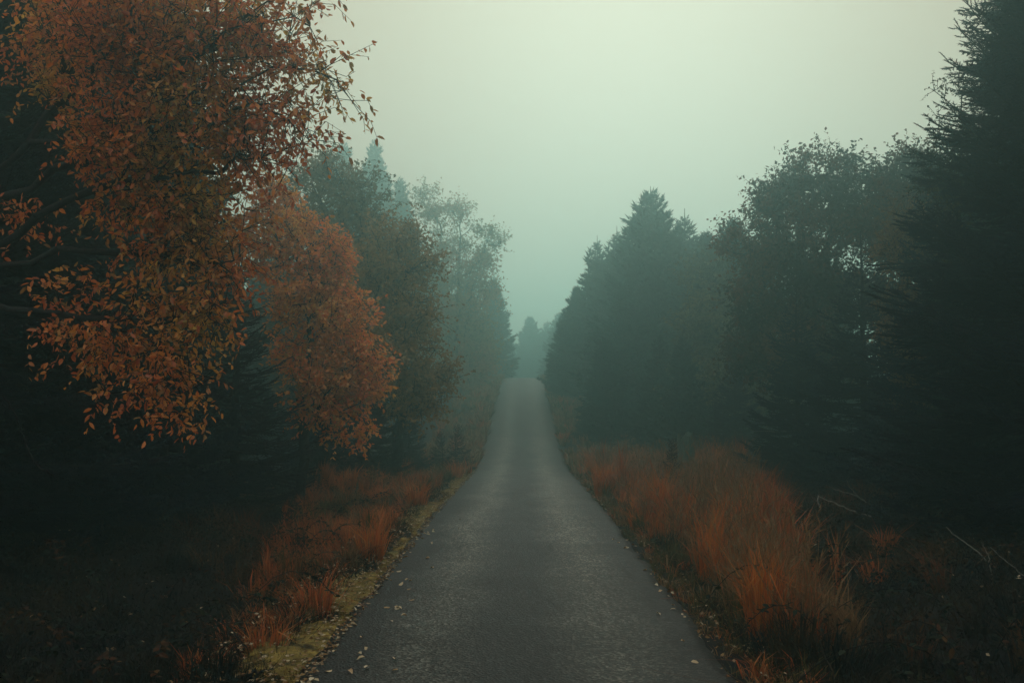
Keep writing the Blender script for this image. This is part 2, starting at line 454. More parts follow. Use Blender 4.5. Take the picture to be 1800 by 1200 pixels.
# moss verges: yellow-green strips along both edges with an uneven outer border
M_MOSS = rough_mat('yellow_moss', (0.026, 0.019, 0.009), (0.23, 0.165, 0.045), 7, 1.0)
def moss_width(y, side):
    base = .34 if side < 0 else .03
    amp = .50 if side < 0 else .12
    gap = np.clip((vnoise(y, 9, 1.3, 27 + side) - .24) * 3.2, .06, 1) * np.clip((36 - y) / 18, .2, 1)
    base = base + (.30 * np.clip((11.5 - y) / 4, 0, 1) if side < 0 else 0)
    return np.minimum((base + amp * vnoise(y, 0, 1.2, 21 + side) * (.6 + .8 * vnoise(y, 3, .35, 23 + side))) * gap, .50) + .13 * vnoise(y, 7, .14, 3) - .02
for side in (-1,):
    my = np.arange(1.5, 33, .06)
    w = moss_width(my, side)
    e0 = road_edge(my, 0 if side < 0 else 1) - .035
    u = np.linspace(0, 1, 9)
    X = side * (e0[:, None] + u[None] * (w[:, None] + .035))
    Y = np.repeat(my[:, None], 9, 1)
    Z = np.maximum(ground_z(X, Y), prof(Y) - .05) + .02 + .035 * vnoise(X, Y, .09, 4) + .03 * vnoise(X, Y, .3, 6)
    Z[:, -1] -= .08; Z[:, 0] = prof(Y[:, 0]) - .03
    idx = np.arange(X.size).reshape(X.shape)
    q = np.stack([idx[:-1, :-1], idx[:-1, 1:], idx[1:, 1:], idx[1:, :-1]], -1).reshape(-1, 4)
    g = Geo(); g.add(np.stack([X, Y, Z], -1), quads=q if side > 0 else q[:, ::-1])
    # short moss shoots
    N = 16000 if side < 0 else 6000
    yy = 1.5 + 34 * rng.random(N) ** 1.6
    ww = moss_width(yy, side); uu = rng.random(N) ** .8
    xx = side * (road_edge(yy, 0 if side < 0 else 1) - .01 + uu * ww)
    p = np.stack([xx, yy, np.maximum(ground_z(xx, yy), prof(yy) - .05) + .03], -1)
    d = unit(rng.normal(size=(N, 3)) * .6 + [0, 0, 1])
    blades(g, SLIVER, p, d, rnd_unit(rng, N), .02 + .035 * rng.random(N), .008 + .006 * rng.random(N))
    tag(link('moss', g.mesh('moss', M_MOSS, True)), kind='stuff', cat='moss',
        label='yellow green moss strip along the left road edge' if side < 0 else 'thin mossy strip along the right road edge')

# ------------------------------------------------------------------ broadleaf trees
def grow(points, trunk_pts, rg, c=.3, step=.35, wob=.05, guides=()):
    nodes = [np.array(trunk_pts[0], float)]; par = [-1]; path = [0.0]; lim = [0]
    def chain(parent, pts, limb):
        for p in pts:
            p = np.array(p, float)
            L = np.linalg.norm(p - nodes[parent]); k = max(1, int(L / step))
            a = nodes[parent].copy()
            for s in range(1, k + 1):
                t = s / k
                q = a * (1 - t) + p * t
                if s < k:
                    q = q + rg.normal(size=3) * wob * min(L, 1.0) + np.array([0, 0, .12 * L * t * (1 - t)])
                nodes.append(q); par.append(parent); path.append(path[parent] + np.linalg.norm(q - nodes[parent]))
                lim.append(limb); parent = len(nodes) - 1
        return parent
    chain(0, trunk_pts[1:], 0)
    nl = 0
    tips = []
    for gd in guides:
        A = np.array(nodes); j = int(np.argmin(np.linalg.norm(A - gd[0], axis=1)))
        if lim[j] == 0: nl += 1; lb = nl
        else: lb = lim[j]
        tips.append(chain(j, gd[1:] if np.linalg.norm(A[j] - gd[0]) < .15 else gd, lb))
    T = np.array(trunk_pts)
    pts = np.array(points)
    order = np.argsort(np.min(np.linalg.norm(pts[:, None] - np.array(nodes)[None], axis=2), axis=1))
    trunk_n = [k for k in range(len(nodes)) if lim[k] == 0]
    skip = int(len(trunk_n) * .22)
    for i in order:
        p = pts[i]
        A = np.array(nodes); P = np.array(path)
        dv = p - A; dist = np.linalg.norm(dv, axis=1)
        cost = dist + c * P + .35 * np.maximum(0, -dv[:, 2])
        cost[trunk_n[:skip]] += 5
        j = int(np.argmin(cost))
        if lim[j] == 0: nl += 1; lb = nl
        else: lb = lim[j]
        tips.append(chain(j, [p], lb))
    return np.array(nodes), np.array(par), np.array(lim), tips

def wood(nodes, par, lim, tips, r_tip, r_max, power=.5):
    cnt = np.zeros(len(nodes)); cnt[tips] += 1
    for k in range(len(nodes) - 1, 0, -1):
        cnt[par[k]] += cnt[k]
    r = np.minimum(r_tip * np.maximum(cnt, 1) ** power, r_max)
    return r

def limb_geo(nodes, par, r, sel):
    g = Geo()
    k = np.nonzero(sel & (par >= 0))[0]
    if len(k) == 0: return g
    rr = r[k]; rp_ = np.minimum(r[par[k]], rr * 1.5)
    for lo, hi, sides in ((.045, 9, 9), (.014, .045, 5), (0, .014, 3)):
        s = (rr >= lo) & (rr < hi)
        tubes(g, nodes[par[k[s]]], nodes[k[s]], rp_[s], rr[s], sides)
    return g

def sprays(nodes, par, tips, rg, per, leaves, tw, up=.15, droop=.25, jit=.1, size=(.07, .045), twig_r=.003):
    """twigs at each branch tip with alternate leaves; returns twig Geo and leaf arrays"""
    tips = np.array(tips)
    d0 = unit(nodes[tips] - nodes[par[tips]])
    N = len(tips) * per
    base = np.repeat(nodes[tips], per, 0) + rg.normal(size=(N, 3)) * jit
    d = unit(np.repeat(d0, per, 0) * .7 + rg.normal(size=(N, 3)) * .75 + np.array([0, 0, up]))
    L = tw * (.6 + .8 * rg.random(N))
    mid = base + d * (L * .5)[:, None]
    end = mid + unit(d + np.array([0, 0, -droop]))* (L * .5)[:, None]
    g = Geo()
    src = np.repeat(nodes[tips], per, 0)
    tubes(g, src, mid, twig_r * 1.4, twig_r, 3)
    if twig_r < .0045: tubes(g, mid, end, twig_r, twig_r * .5, 3)
    t = np.tile((np.arange(leaves) + .6) / leaves, N) + rg.normal(size=N * leaves) * .05
    a, m_, e_ = (np.repeat(v, leaves, 0) for v in (base, mid, end))
    tt = np.clip(t, 0.02, 1)[:, None]
    pos = np.where(tt < .5, a + (m_ - a) * tt * 2, m_ + (e_ - m_) * (tt * 2 - 1))
    dd = np.repeat(d, leaves, 0)
    side = unit(np.cross(dd, rnd_unit(rg, len(dd))))
    ld = unit(dd * .45 + side * .8 + np.array([0, 0, -droop]) + rg.normal(size=dd.shape) * .25)
    nr = unit(rg.normal(size=dd.shape) * .75 + np.array([0, -.1, .8]))
    sz = size[0] * (.6 + .7 * rg.random(len(dd)))
    return g, pos, ld, nr, sz, sz * (size[1] / size[0]) * (.75 + .5 * rg.random(len(dd)))

def ell_points(rg, lobes, n, shell=.35):
    """points inside a union of ellipsoids (cx,cy,cz,rx,ry,rz), denser towards their surface"""
    lobes = np.array(lobes, float)
    vol = np.prod(lobes[:, 3:], axis=1) ** .75; vol /= vol.sum()
    out = []
    for lb, k in zip(lobes, np.maximum(2, (vol * n).astype(int))):
        u = rnd_unit(rg, k) * (rg.random((k, 1)) ** shell)
        out.append(lb[:3] + u * lb[3:])
    return np.concatenate(out)

def add_leaf_parts(root, g_rest, pos, ld, nr, sz, sw, mat, tmpl, n_single, local):
    """the largest leaves as parts of their own, the rest joined"""
    single = np.zeros(len(pos), bool)
    if n_single:
        wp = pos + np.array(local)
        px = 920 + (wp[:, 0] - .04) * F / np.maximum(wp[:, 1], 1)
        py = 705 - (wp[:, 2] - EYE) * F / np.maximum(wp[:, 1], 1)
        view = unit(wp - np.array([0, 0, EYE]))
        face = np.abs(np.sum(unit(np.cross(np.cross(ld, nr), ld)) * view, axis=1))
        score = sz * sw * F * F / wp[:, 1] ** 2 * face
        score[(px < 20) | (px > 1780) | (py < 20) | (py > 1180)] = 0
        # those in front of their neighbours
        score *= np.where(wp[:, 1] < np.percentile(wp[:, 1], 60), 1, .55)
        single[np.argsort(-score)[:n_single]] = True
        vars_ = []
        for k in range(4):
            gl = Geo()
            tv = tmpl[0].copy(); tv[:, 2] *= (.6, 1.2, 1.8, -1)[k]; tv[3, 1] += (.1, -.12, .05, 0)[k]
            gl.add(np.stack([tv[:, 0], tv[:, 1] * float(np.mean(sw / sz)) * (.8, 1.15, .95, 1.1)[k], tv[:, 2]], -1), tris=tmpl[1])
            vars_.append(gl.mesh('leaf', mat, True))
        for k in np.nonzero(single)[0]:
            d = ld[k] / np.linalg.norm(ld[k]); s = np.cross(nr[k], d); s /= np.linalg.norm(s); n2 = np.cross(d, s)
            o = link('leaf', vars_[int(k) % 4], root)
            M = Matrix(((d[0], s[0], n2[0], pos[k, 0]), (d[1], s[1], n2[1], pos[k, 1]), (d[2], s[2], n2[2], pos[k, 2]), (0, 0, 0, 1)))
            o.matrix_local = M @ Matrix.Scale(float(sz[k]), 4)
    r = ~single
    blades(g_rest, tmpl, pos[r], ld[r], nr[r], sz[r], sw[r])

def broadleaf(name, base, lobes, mat, seed, n_pts, per, leaves, tw, size, label, cat='tree', group=None, guides=(), trunk=None,
              r_tip=.006, r_max=.16, tmpl=LEAF2, n_single=0, split=True, droop=.25, up=.15, jit=.12, shell=.4, twig_r=.003):
    """base: world position; lobes, guides, trunk: relative to base"""
    rg = np.random.default_rng(seed)
    root = empty(name, base)
    tag(root, label, cat, group)
    pts = ell_points(rg, lobes, n_pts, shell)
    top = max(l_[2] + .3 * l_[5] for l_ in lobes)
    if trunk is None:
        cxm = np.average([l_[0] for l_ in lobes]); cym = np.average([l_[1] for l_ in lobes])
        trunk = [(0, 0, -.15), (.05, 0, .5), (cxm * .3 + .05, cym * .3, top * .45), (cxm * .8, cym * .8, top * .85)]
    nodes, par, lim, tips = grow(pts, trunk, rg, guides=guides)
    r = wood(nodes, par, lim, tips, r_tip, r_max)
    if split:
        link('trunk', limb_geo(nodes, par, r, lim == 0).mesh('trunk', M_BARK, True), root)
        for lb in range(1, lim.max() + 1):
            link('branch', limb_geo(nodes, par, r, lim == lb).mesh('branch', M_TWIG, True), root)
    else:
        link('trunk', limb_geo(nodes, par, r, lim >= 0).mesh('trunk', M_BARK, True), root)
    tg, pos, ld, nr, sz, sw = sprays(nodes, par, tips, rg, per, leaves, tw, up, droop, jit, size, twig_r)
    t = link('twigs', tg.mesh('twigs', M_TWIG), root); t['kind'] = 'stuff'
    lg = Geo()
    add_leaf_parts(root, lg, pos, ld, nr, sz, sw, mat, tmpl, n_single, base)
    c = link('crown', lg.mesh('crown', mat, False), root)
    c['kind'] = 'stuff'
    return root

def lobes_at(base, d0, L):
    """(px, py, dd, rpx, rpy) of the photo -> ellipsoids relative to base, standing at distance d0 + dd with real depth"""
    out = []
    for (px, py, dd, rx, rz) in L:
        d = d0 + dd
        rxm, rzm = rx * d / F, rz * d / F
        out.append((GX(px, d) - base[0], d - base[1], GZ(py, d) - base[2], rxm, .5 * (rxm + rzm) + .15, rzm))
    return out

def line_at(base, pts):
    return [np.array([GX(px, d) - base[0], d - base[1], GZ(py, d) - base[2]]) for (px, py, d) in pts]

# near cherry on the left
b0 = on_ground(-7.0, 11.2)
cher_l = lobes_at(b0, 9.3, [
    (210, 60, .3, 110, 120), (310, 50, .2, 140, 110), (420, 40, -.2, 85, 70), (480, 80, -.4, 45, 34), (528, 10, -.5, 32, 24),
    (555, 118, -.5, 34, 14), (592, 142, -.5, 22, 18), (470, 165, -.3, 40, 20), (500, 215, -.4, 42, 36), (330, 180, .1, 150, 80), (250, 270, .2, 130, 70), (390, 240, -.2, 80, 50),
    (430, 265, -.3, 50, 22), (250, 360, .2, 90, 50), (340, 370, .1, 90, 55), (300, 445, .1, 90, 38), (375, 455, 0, 50, 50),
    (250, 545, .1, 80, 30), (360, 540, 0, 62, 30), (290, 605, -.1, 60, 28), (310, 665, -.2, 58, 26), (325, 715, -.3, 26, 30), (225, 690, -.1, 50, 16),
    (185, 605, 0, 45, 36), (30, 375, .9, 26, 30), (110, 40, .8, 70, 60), (90, 160, 1.0, 40, 50), (60, 60, 1.4, 40, 50), (130, 520, .4, 40, 18), (120, 590, .3, 46, 20), (75, 545, .6, 30, 14), (160, 230, .4, 60, 60)])
cher_g = [line_at(b0, p) for p in (
    [(-120, 440, 10.6), (120, 280, 9.8), (200, 185, 9.6), (280, 110, 9.4), (360, 70, 9.2), (425, 10, 9.0), (520, -60, 8.9)],
    [(-120, 360, 10.6), (200, 195, 9.7), (270, 210, 9.5), (340, 235, 9.3), (420, 265, 9.1), (500, 290, 8.9)],
    [(340, 235, 9.3), (410, 140, 9.1), (470, 106, 9.0), (540, 112, 8.8), (585, 130, 8.7), (612, 168, 8.65)],
    [(340, 200, 9.2), (430, 175, 9.0), (490, 195, 8.9), (535, 238, 8.8)],
    [(-120, 500, 10.6), (150, 330, 9.6), (260, 312, 9.4), (380, 300, 9.2)],
    [(-120, 540, 10.6), (140, 560, 9.7), (230, 560, 9.4), (300, 640, 9.1), (325, 725, 8.95)],
    [(-120, 480, 10.6), (150, 440, 9.7), (260, 440, 9.5), (380, 460, 9.3)])]
broadleaf('cherry_tree', b0, cher_l, M_CHERRY, 5, 740, 5, 7, .30, (.070, .037),
          'large rust orange tree with drooping leafy boughs, nearest on the left of the road', 'tree', guides=cher_g,
          trunk=[(0, 0, -.15), (.03, 0, .6), (-.05, .1, 2.2), (-.1, .1, 4.0), (0, 0, 6.0), (.2, 0, 7.2)], r_tip=.004, r_max=.042,
          tmpl=LEAF6, n_single=300, droop=.45, up=.0, jit=.10, twig_r=.0028)

# amber tree behind it
b1 = on_ground(GX(520, 19), 19.3)
am_l = lobes_at(b1, 19, [(475, 350, .6, 40, 40), (455, 430, .5, 60, 50), (530, 420, .2, 55, 45), (575, 470, 0, 45, 55), (540, 520, 0, 70, 60), (600, 570, -.2, 50, 60),
                         (640, 640, -.4, 42, 40), (600, 660, -.3, 70, 50), (540, 640, -.2, 60, 50), (570, 715, -.3, 60, 30), (630, 690, -.5, 38, 26), (600, 760, -.5, 40, 10), (640, 757, -.6, 18, 5)])
broadleaf('amber_tree', b1, am_l, M_ORANGE, 8, 420, 7, 8, .30, (.085, .055),
          'amber orange tree glowing in front of the olive green trees, left of the road', 'tree', r_tip=.005, r_max=.10,
          tmpl=LEAF6, n_single=300, jit=.10)

# olive and brown trees further along on the left
b2 = on_ground(GX(590, 31), 31.5)
broadleaf('olive_tree', b2, lobes_at(b2, 31, [(540, 310, .4, 55, 35), (580, 295, .2, 40, 30), (610, 350, 0, 60, 40), (540, 390, .3, 70, 60), (640, 400, 0, 45, 40), (600, 450, 0, 80, 60), (560, 540, 0, 90, 80), (640, 560, -.2, 80, 90), (600, 660, 0, 110, 70)]),
          M_OLIVE, 12, 480, 8, 8, .6, (.13, .085), 'tall dull green tree rising behind the amber tree', 'tree', r_tip=.010, r_max=.2, shell=.45, jit=.2, twig_r=.006)
b3 = on_ground(GX(690, 28), 28.5)
broadleaf('brown_tree', b3, lobes_at(b3, 28, [(690, 420, .2, 45, 35), (730, 455, 0, 35, 30), (700, 480, 0, 70, 40), (650, 500, .2, 60, 60), (720, 560, -.2, 60, 50), (690, 620, -.3, 90, 60), (760, 665, -.4, 36, 30), (720, 700, -.3, 70, 36), (650, 700, -.2, 60, 40), (640, 590, 0, 60, 60)]),
          M_BROWN, 13, 480, 8, 8, .5, (.11, .07), 'rounded brownish green tree with a bare dark hollow below, left of the road', 'tree', r_tip=.009, r_max=.16, shell=.45, jit=.16, twig_r=.005)

# misty birch with an open airy crown
b4 = on_ground(GX(800, 68), 68.5)
broadleaf('birch_tree', b4, lobes_at(b4, 68, [(745, 345, .5, 16, 28), (765, 380, .3, 28, 26), (805, 375, 0, 20, 26), (790, 430, 0, 40, 30), (845, 400, -.3, 22, 16), (868, 425, -.4, 16, 20), (840, 460, -.2, 40, 22), (800, 490, 0, 55, 30), (850, 510, -.2, 30, 28), (800, 560, 0, 65, 45), (830, 620, 0, 40, 50), (790, 660, 0, 60, 60), (822, 700, -.2, 44, 40), (770, 600, 0, 60, 50), (845, 640, 0, 26, 50)]),
          M_BIRCH, 15, 560, 8, 7, .95, (.19, .125), 'pale misty birch with a thin airy crown leaning over the left of the road', 'tree', r_tip=.012, r_max=.15, shell=.5, jit=.2, twig_r=.008)

# oaks on the right
b5 = on_ground(GX(1440, 27), 27.5)
broadleaf('oak_tree', b5, lobes_at(b5, 27, [(1415, 285, .2, 18, 20), (1465, 282, .1, 14, 18), (1500, 290, .2, 18, 22), (1430, 320, .1, 45, 30), (1490, 335, .2, 45, 36), (1380, 320, 0, 14, 26), (1360, 350, 0, 38, 28), (1390, 385, 0, 55, 40), (1470, 400, .2, 60, 50), (1300, 415, -.3, 24, 18), (1290, 438, -.3, 18, 10), (1340, 440, -.1, 50, 26), (1390, 460, 0, 70, 40), (1330, 500, -.2, 44, 30), (1460, 510, 0, 80, 60), (1380, 560, -.1, 80, 50), (1330, 620, -.3, 60, 45), (1430, 640, 0, 90, 60)]),
          M_OAK, 17, 620, 9, 8, .46, (.115, .07), 'dark oak with a lobed crown and russet patches, right of the misty spruces', 'tree', group='oaks on the right', r_tip=.009, r_max=.2, shell=.45, jit=.14, twig_r=.005)
b6 = on_ground(GX(1600, 25), 25.5)
broadleaf('oak_tree', b6, lobes_at(b6, 25, [(1597, 285, .1, 20, 22), (1565, 310, .2, 20, 20), (1540, 315, .3, 9, 20), (1625, 300, 0, 30, 30), (1580, 350, .2, 45, 40), (1630, 370, .1, 50, 45), (1550, 400, .2, 30, 50), (1600, 440, .1, 60, 50), (1580, 540, .1, 60, 60), (1620, 620, 0, 60, 60)]),
          M_OAK, 19, 460, 9, 8, .44, (.105, .065), 'narrower dark oak half hidden by the big black spruce', 'tree', group='oaks on the right', r_tip=.009, r_max=.18, shell=.45, jit=.14, twig_r=.005)
b7 = on_ground(GX(1590, 17.5), 17.8)
broadleaf('russet_bush', b7, lobes_at(b7, 17.5, [(1600, 400, .3, 28, 36), (1585, 450, .1, 30, 36), (1640, 420, .3, 30, 40), (1590, 540, 0, 26, 40), (1575, 590, -.1, 30, 30), (1610, 660, 0, 30, 60), (1590, 690, -.1, 20, 16)]),
          M_RUSSET, 23, 220, 6, 7, .28, (.062, .04), 'slender russet leaved sapling in front of the oaks, beside the black spruce', 'tree', r_tip=.005, r_max=.05, jit=.1)
b8 = on_ground(GX(1260, 36), 36.5)
broadleaf('ochre_bush', b8, lobes_at(b8, 36, [(1240, 480, .3, 40, 30), (1245, 545, .1, 40, 26), (1290, 520, .2, 40, 40), (1230, 580, 0, 40, 30), (1300, 600, -.1, 50, 50), (1260, 660, 0, 70, 50), (1320, 690, -.2, 60, 40)]),
          M_OCHRE, 29, 380, 7, 8, .5, (.13, .085), 'yellowish bush between the misty spruces and the lobed oak', 'bush', r_tip=.009, r_max=.12, shell=.45, jit=.18, twig_r=.006)
b9 = on_ground(GX(1700, 14), 14.2)
broadleaf('birch_sapling', b9, lobes_at(b9, 14, [(1660, 152, -.3, 14, 6), (1680, 170, -.2, 22, 14), (1705, 130, -.1, 18, 6), (1700, 200, 0, 22, 12), (1672, 205, -.2, 18, 8), (1640, 275, -.1, 26, 22), (1650, 250, -.1, 14, 14), (1700, 260, 0, 40, 40), (1640, 330, 0, 24, 24), (1700, 350, 0, 50, 50), (1720, 470, 0, 50, 50)]),
          M_BIRCHDARK, 31, 160, 4, 7, .20, (.038, .028), 'thin birch sapling poking small leaves out of the black spruce', 'tree', r_tip=.004, r_max=.04, droop=.4, jit=.05,
          trunk=[(0, 0, -.1), (.05, 0, 1.5), (.02, 0, 3.5), (-.1, 0, 5.8)])

# ------------------------------------------------------------------ spruces
def bough_geo(L, rg, needle_step, needle, twig_step=.10, twig_r=.006, droop=.35, tufts=False):
    """one spruce bough along +X: a drooping axis, herringbone side twigs, needles all round them; mat 0 wood, 1 needles"""
    g = Geo()
    n = 9
    t = np.linspace(0, 1, n)
    ax = np.stack([L * t, (rg.normal() * .06 * L) * t ** 2, -droop * L * (t - 1.15 * t ** 2)], -1)
    tubes(g, ax[:-1], ax[1:], .022 * L ** .7 * (1 - .85 * t[:-1]), .022 * L ** .7 * (1 - .85 * t[1:]), 4, mat=0)
    segs = []
    def at(u): return np.array([np.interp(u, t, ax[:, k]) for k in range(3)])
    ft = unit(at(1.0)[None] - at(.85)[None])[0]
    segs.append((at(.80), at(1.0)))
    u = .12
    s = 1
    while u < .97:
        p = at(u)
        tl = L * (.10 + .40 * (1 - u) ** .8 * min(1, u * 3.2)) * (.75 + .5 * rg.random())
        a = (.75 + .35 * rg.random()) * s
        fwd = unit((at(min(1, u + .04)) - at(max(0, u - .04)))[None])[0]
        lat = np.array([-fwd[1], fwd[0], 0])
        d = fwd * math.cos(a) + lat * math.sin(a) + np.array([0, 0, -.22 + .2 * rg.random()])
        d /= np.linalg.norm(d)
        q = p + d * tl * .6
        d2 = d * .85 + fwd * .3 + np.array([0, 0, .05]); d2 /= np.linalg.norm(d2)
        e = q + d2 * tl * .4
        segs += [(p, q), (q, e)]
        m = 1
        v = .22
        while v < .95 and tl > .22:          # second order twigs
            pp = p + (q - p) * min(1, v / .6) if v < .6 else q + (e - q) * (v - .6) / .4
            for sg in (-1, 1):
                l2 = tl * .42 * (1 - v * .75) * (.6 + .7 * rg.random())
                lat2 = np.array([-d[1], d[0], 0]); lat2 /= max(1e-6, np.linalg.norm(lat2))
                dd = d * .8 + lat2 * sg * .7 + np.array([0, 0, -.15 + .25 * rg.random()])
                segs.append((pp, pp + dd / np.linalg.norm(dd) * l2))
            v += max(.14, twig_step * 1.1 / tl)
        u += twig_step / L * (.7 + .6 * rg.random()); s = -s
    A = np.array([x[0] for x in segs]); B = np.array([x[1] for x in segs])
    tubes(g, A, B, twig_r, twig_r * .6, 3, mat=0)
    ln = np.linalg.norm(B - A, axis=1)
    k = np.maximum(2, (ln / needle_step).astype(int))
    ii = np.repeat(np.arange(len(A)), k)
    uu = rg.random(len(ii))
    D = unit(B - A)[ii]
    pos = A[ii] + (B - A)[ii] * uu[:, None]
    dirn = unit(D * .75 + unit(np.cross(D, rnd_unit(rg, len(ii)))) + np.array([0, 0, .12]))
    blades(g, SLIVER, pos, dirn, rnd_unit(rg, len(ii)), needle[0] * (.7 + .6 * rg.random(len(ii))), needle[1], mat=1)
    blades(g, SLIVER, B, unit(B - A), rnd_unit(rg, len(B)), needle[0] * 1.3, needle[1] * 1.2, mat=1)
    return g

def rot_bough(az, pitch):
    ca, sa, cp, sp = math.cos(az), math.sin(az), math.cos(pitch), math.sin(pitch)
    Ry = np.array([[cp, 0, -sp], [0, 1, 0], [sp, 0, cp]])
    Rz = np.array([[ca, -sa, 0], [sa, ca, 0], [0, 0, 1]])
    return Rz @ Ry

def spruce_slots(h, rad, rg, z0=.05, whorl=.35, per=6, bulge=.92):
    """(z, azimuth, length, pitch) of every bough"""
    z = z0 * h
    out = []
    while z < h * .97:
        t = z / h
        Lm = rad * ((1 - t) ** bulge) * (1 - .3 * max(0, .14 - t) / .14)
        k = per if t < .8 else max(4, per - 3)
        a0 = rg.random() * 6.28
        for j in range(k):
            L = max(.16, Lm * (.62 + .5 * rg.random() + (.18 if rg.random() < .15 else 0)))
            out.append((z + rg.normal() * whorl * .3, a0 + j * 6.283 / k + rg.normal() * .25, L, -.06 + .80 * t ** 1.3 + rg.normal() * .10))
        z += whorl * (1 - .35 * t) * (.75 + .5 * rg.random())
    return out

def trunk_geo(h, r, rg):
    g = Geo()
    n = 10
    z = np.linspace(-.15, h, n)
    p = np.stack([np.cumsum(rg.normal(size=n) * .012), np.cumsum(rg.normal(size=n) * .012), z], -1)
    t = np.linspace(0, 1, n)
    rr = r * (1 - t) ** .85 + min(.012, .0012 * h); rr[0] *= 1.25
    tubes(g, p[:-1], p[1:], rr[:-1], rr[1:], 10)
    return g

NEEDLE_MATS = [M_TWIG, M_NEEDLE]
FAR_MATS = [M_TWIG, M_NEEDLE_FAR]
_rg = np.random.default_rng(77)
def bough_set(sizes, step, needle, twig_step, twig_r):
    return [(L, [bough_geo(L, _rg, step, needle, twig_step, twig_r, .30 + .05 * k) for k in range(n)]) for L, n in sizes]
FINE = bough_set([(.55, 3), (1.2, 4), (2.3, 4)], .0055, (.026, .0065), .062, .008)
MEDI = bough_set([(.45, 3), (.9, 3), (1.8, 4)], .026, (.07, .022), .10, .008)
CRSE = bough_set([(.5, 3), (1.1, 3), (2.3, 4)], .078, (.22, .085), .17, .012)
FINE_ME = [(L, [gg.mesh('bough', NEEDLE_MATS) for gg in gs]) for L, gs in FINE]
def pick(bset, L, rg):
    ref, gs = min(bset, key=lambda q_: abs(math.log(q_[0] / L)))
    return ref, gs[int(rg.integers(len(gs)))]

def near_spruce(base, h, rad, seed, label, group=None, per=6, whorl=.34, z0=.04):
    """every bough is a part of its own"""
    rg = np.random.default_rng(seed)
    root = empty('spruce_tree', base); tag(root, label, 'tree', group)
    link('trunk', trunk_geo(h, .014 * h + min(.02, .004 * h), rg).mesh('trunk', M_BARK, True), root)
    for (z, az, L, pitch) in spruce_slots(h, rad, rg, z0, whorl, per):
        ref, me = pick(FINE_ME, L, rg)
        o = link('bough', me, root, (0, 0, z))
        o.rotation_euler = (rg.normal() * .15, -pitch, az)
        o.scale = (L / ref,) * 3
    return root

def joined_spruce(name, base, h, rad, seed, label, boughs, mats, group=None, per=6, whorl=.45, z0=.04, bulge=.92):
    rg = np.random.default_rng(seed)
    root = empty(name, base); tag(root, label, 'tree', group)
    link('trunk', trunk_geo(h, .014 * h + min(.02, .004 * h), rg).mesh('trunk', M_BARK, True), root)
    g = Geo()
    for (z, az, L, pitch) in spruce_slots(h, rad, rg, z0, whorl, per, bulge):
        ref, gg = pick(boughs, L, rg)
        g.merge(gg, rot_bough(az, pitch), L / ref, (0, 0, z))
    c = link('crown', g.mesh('crown', mats), root); c['kind'] = 'stuff'
    return root

# the big black spruce on the right, every bough its own part
near_spruce(on_ground(7.0, 13.0), 10.2, 2.95, 101, 'huge black spruce filling the right edge of the picture', 'near spruces', whorl=.21, per=8)
# dark spruces of the left edge
near_spruce(on_ground(-7.0, 12.6), 13.5, 2.6, 103, 'tall black spruce behind the rust orange tree at the left edge', 'near spruces', whorl=.26, per=7)
near_spruce(on_ground(GX(410, 17), 17.0), 5.0, 1.5, 105, 'small dark spruce standing between the rust tree and the amber tree', 'near spruces', whorl=.2, per=7)

proto_mid = joined_spruce('spruce_tree', on_ground(GX(1530, 21), 21.5), 5.6, 1.9, 107, 'low black spruce under the oaks, left of the huge spruce', MEDI, NEEDLE_MATS, 'dark understorey spruces', whorl=.22, per=8)
for px, d, s, lab in ((1400, 24, .85, 'low black spruce beneath the lobed oak crown'), (1660, 17, 1.05, 'dark spruce crowded behind the huge spruce and the russet sapling'),
                      (1290, 33, .70, 'small dark spruce under the yellowish bush on the right'),
                      (290, 16, .80, 'black spruce deep in shade beneath the rust orange tree'), (120, 14.5, 1.0, 'black spruce at the left edge beneath the orange leaves'),
                      (560, 24, .70, 'dark spruce in the shade under the amber tree'), (650, 27, .62, 'dark spruce in the hollow under the brownish tree'),
                      (720, 31, .45, 'small shaded spruce at the right end of the dark hollow')):
    copy_tree(proto_mid, on_ground(GX(px, d), d), rng.random() * 6.28, s, lab, 'dark understorey spruces')

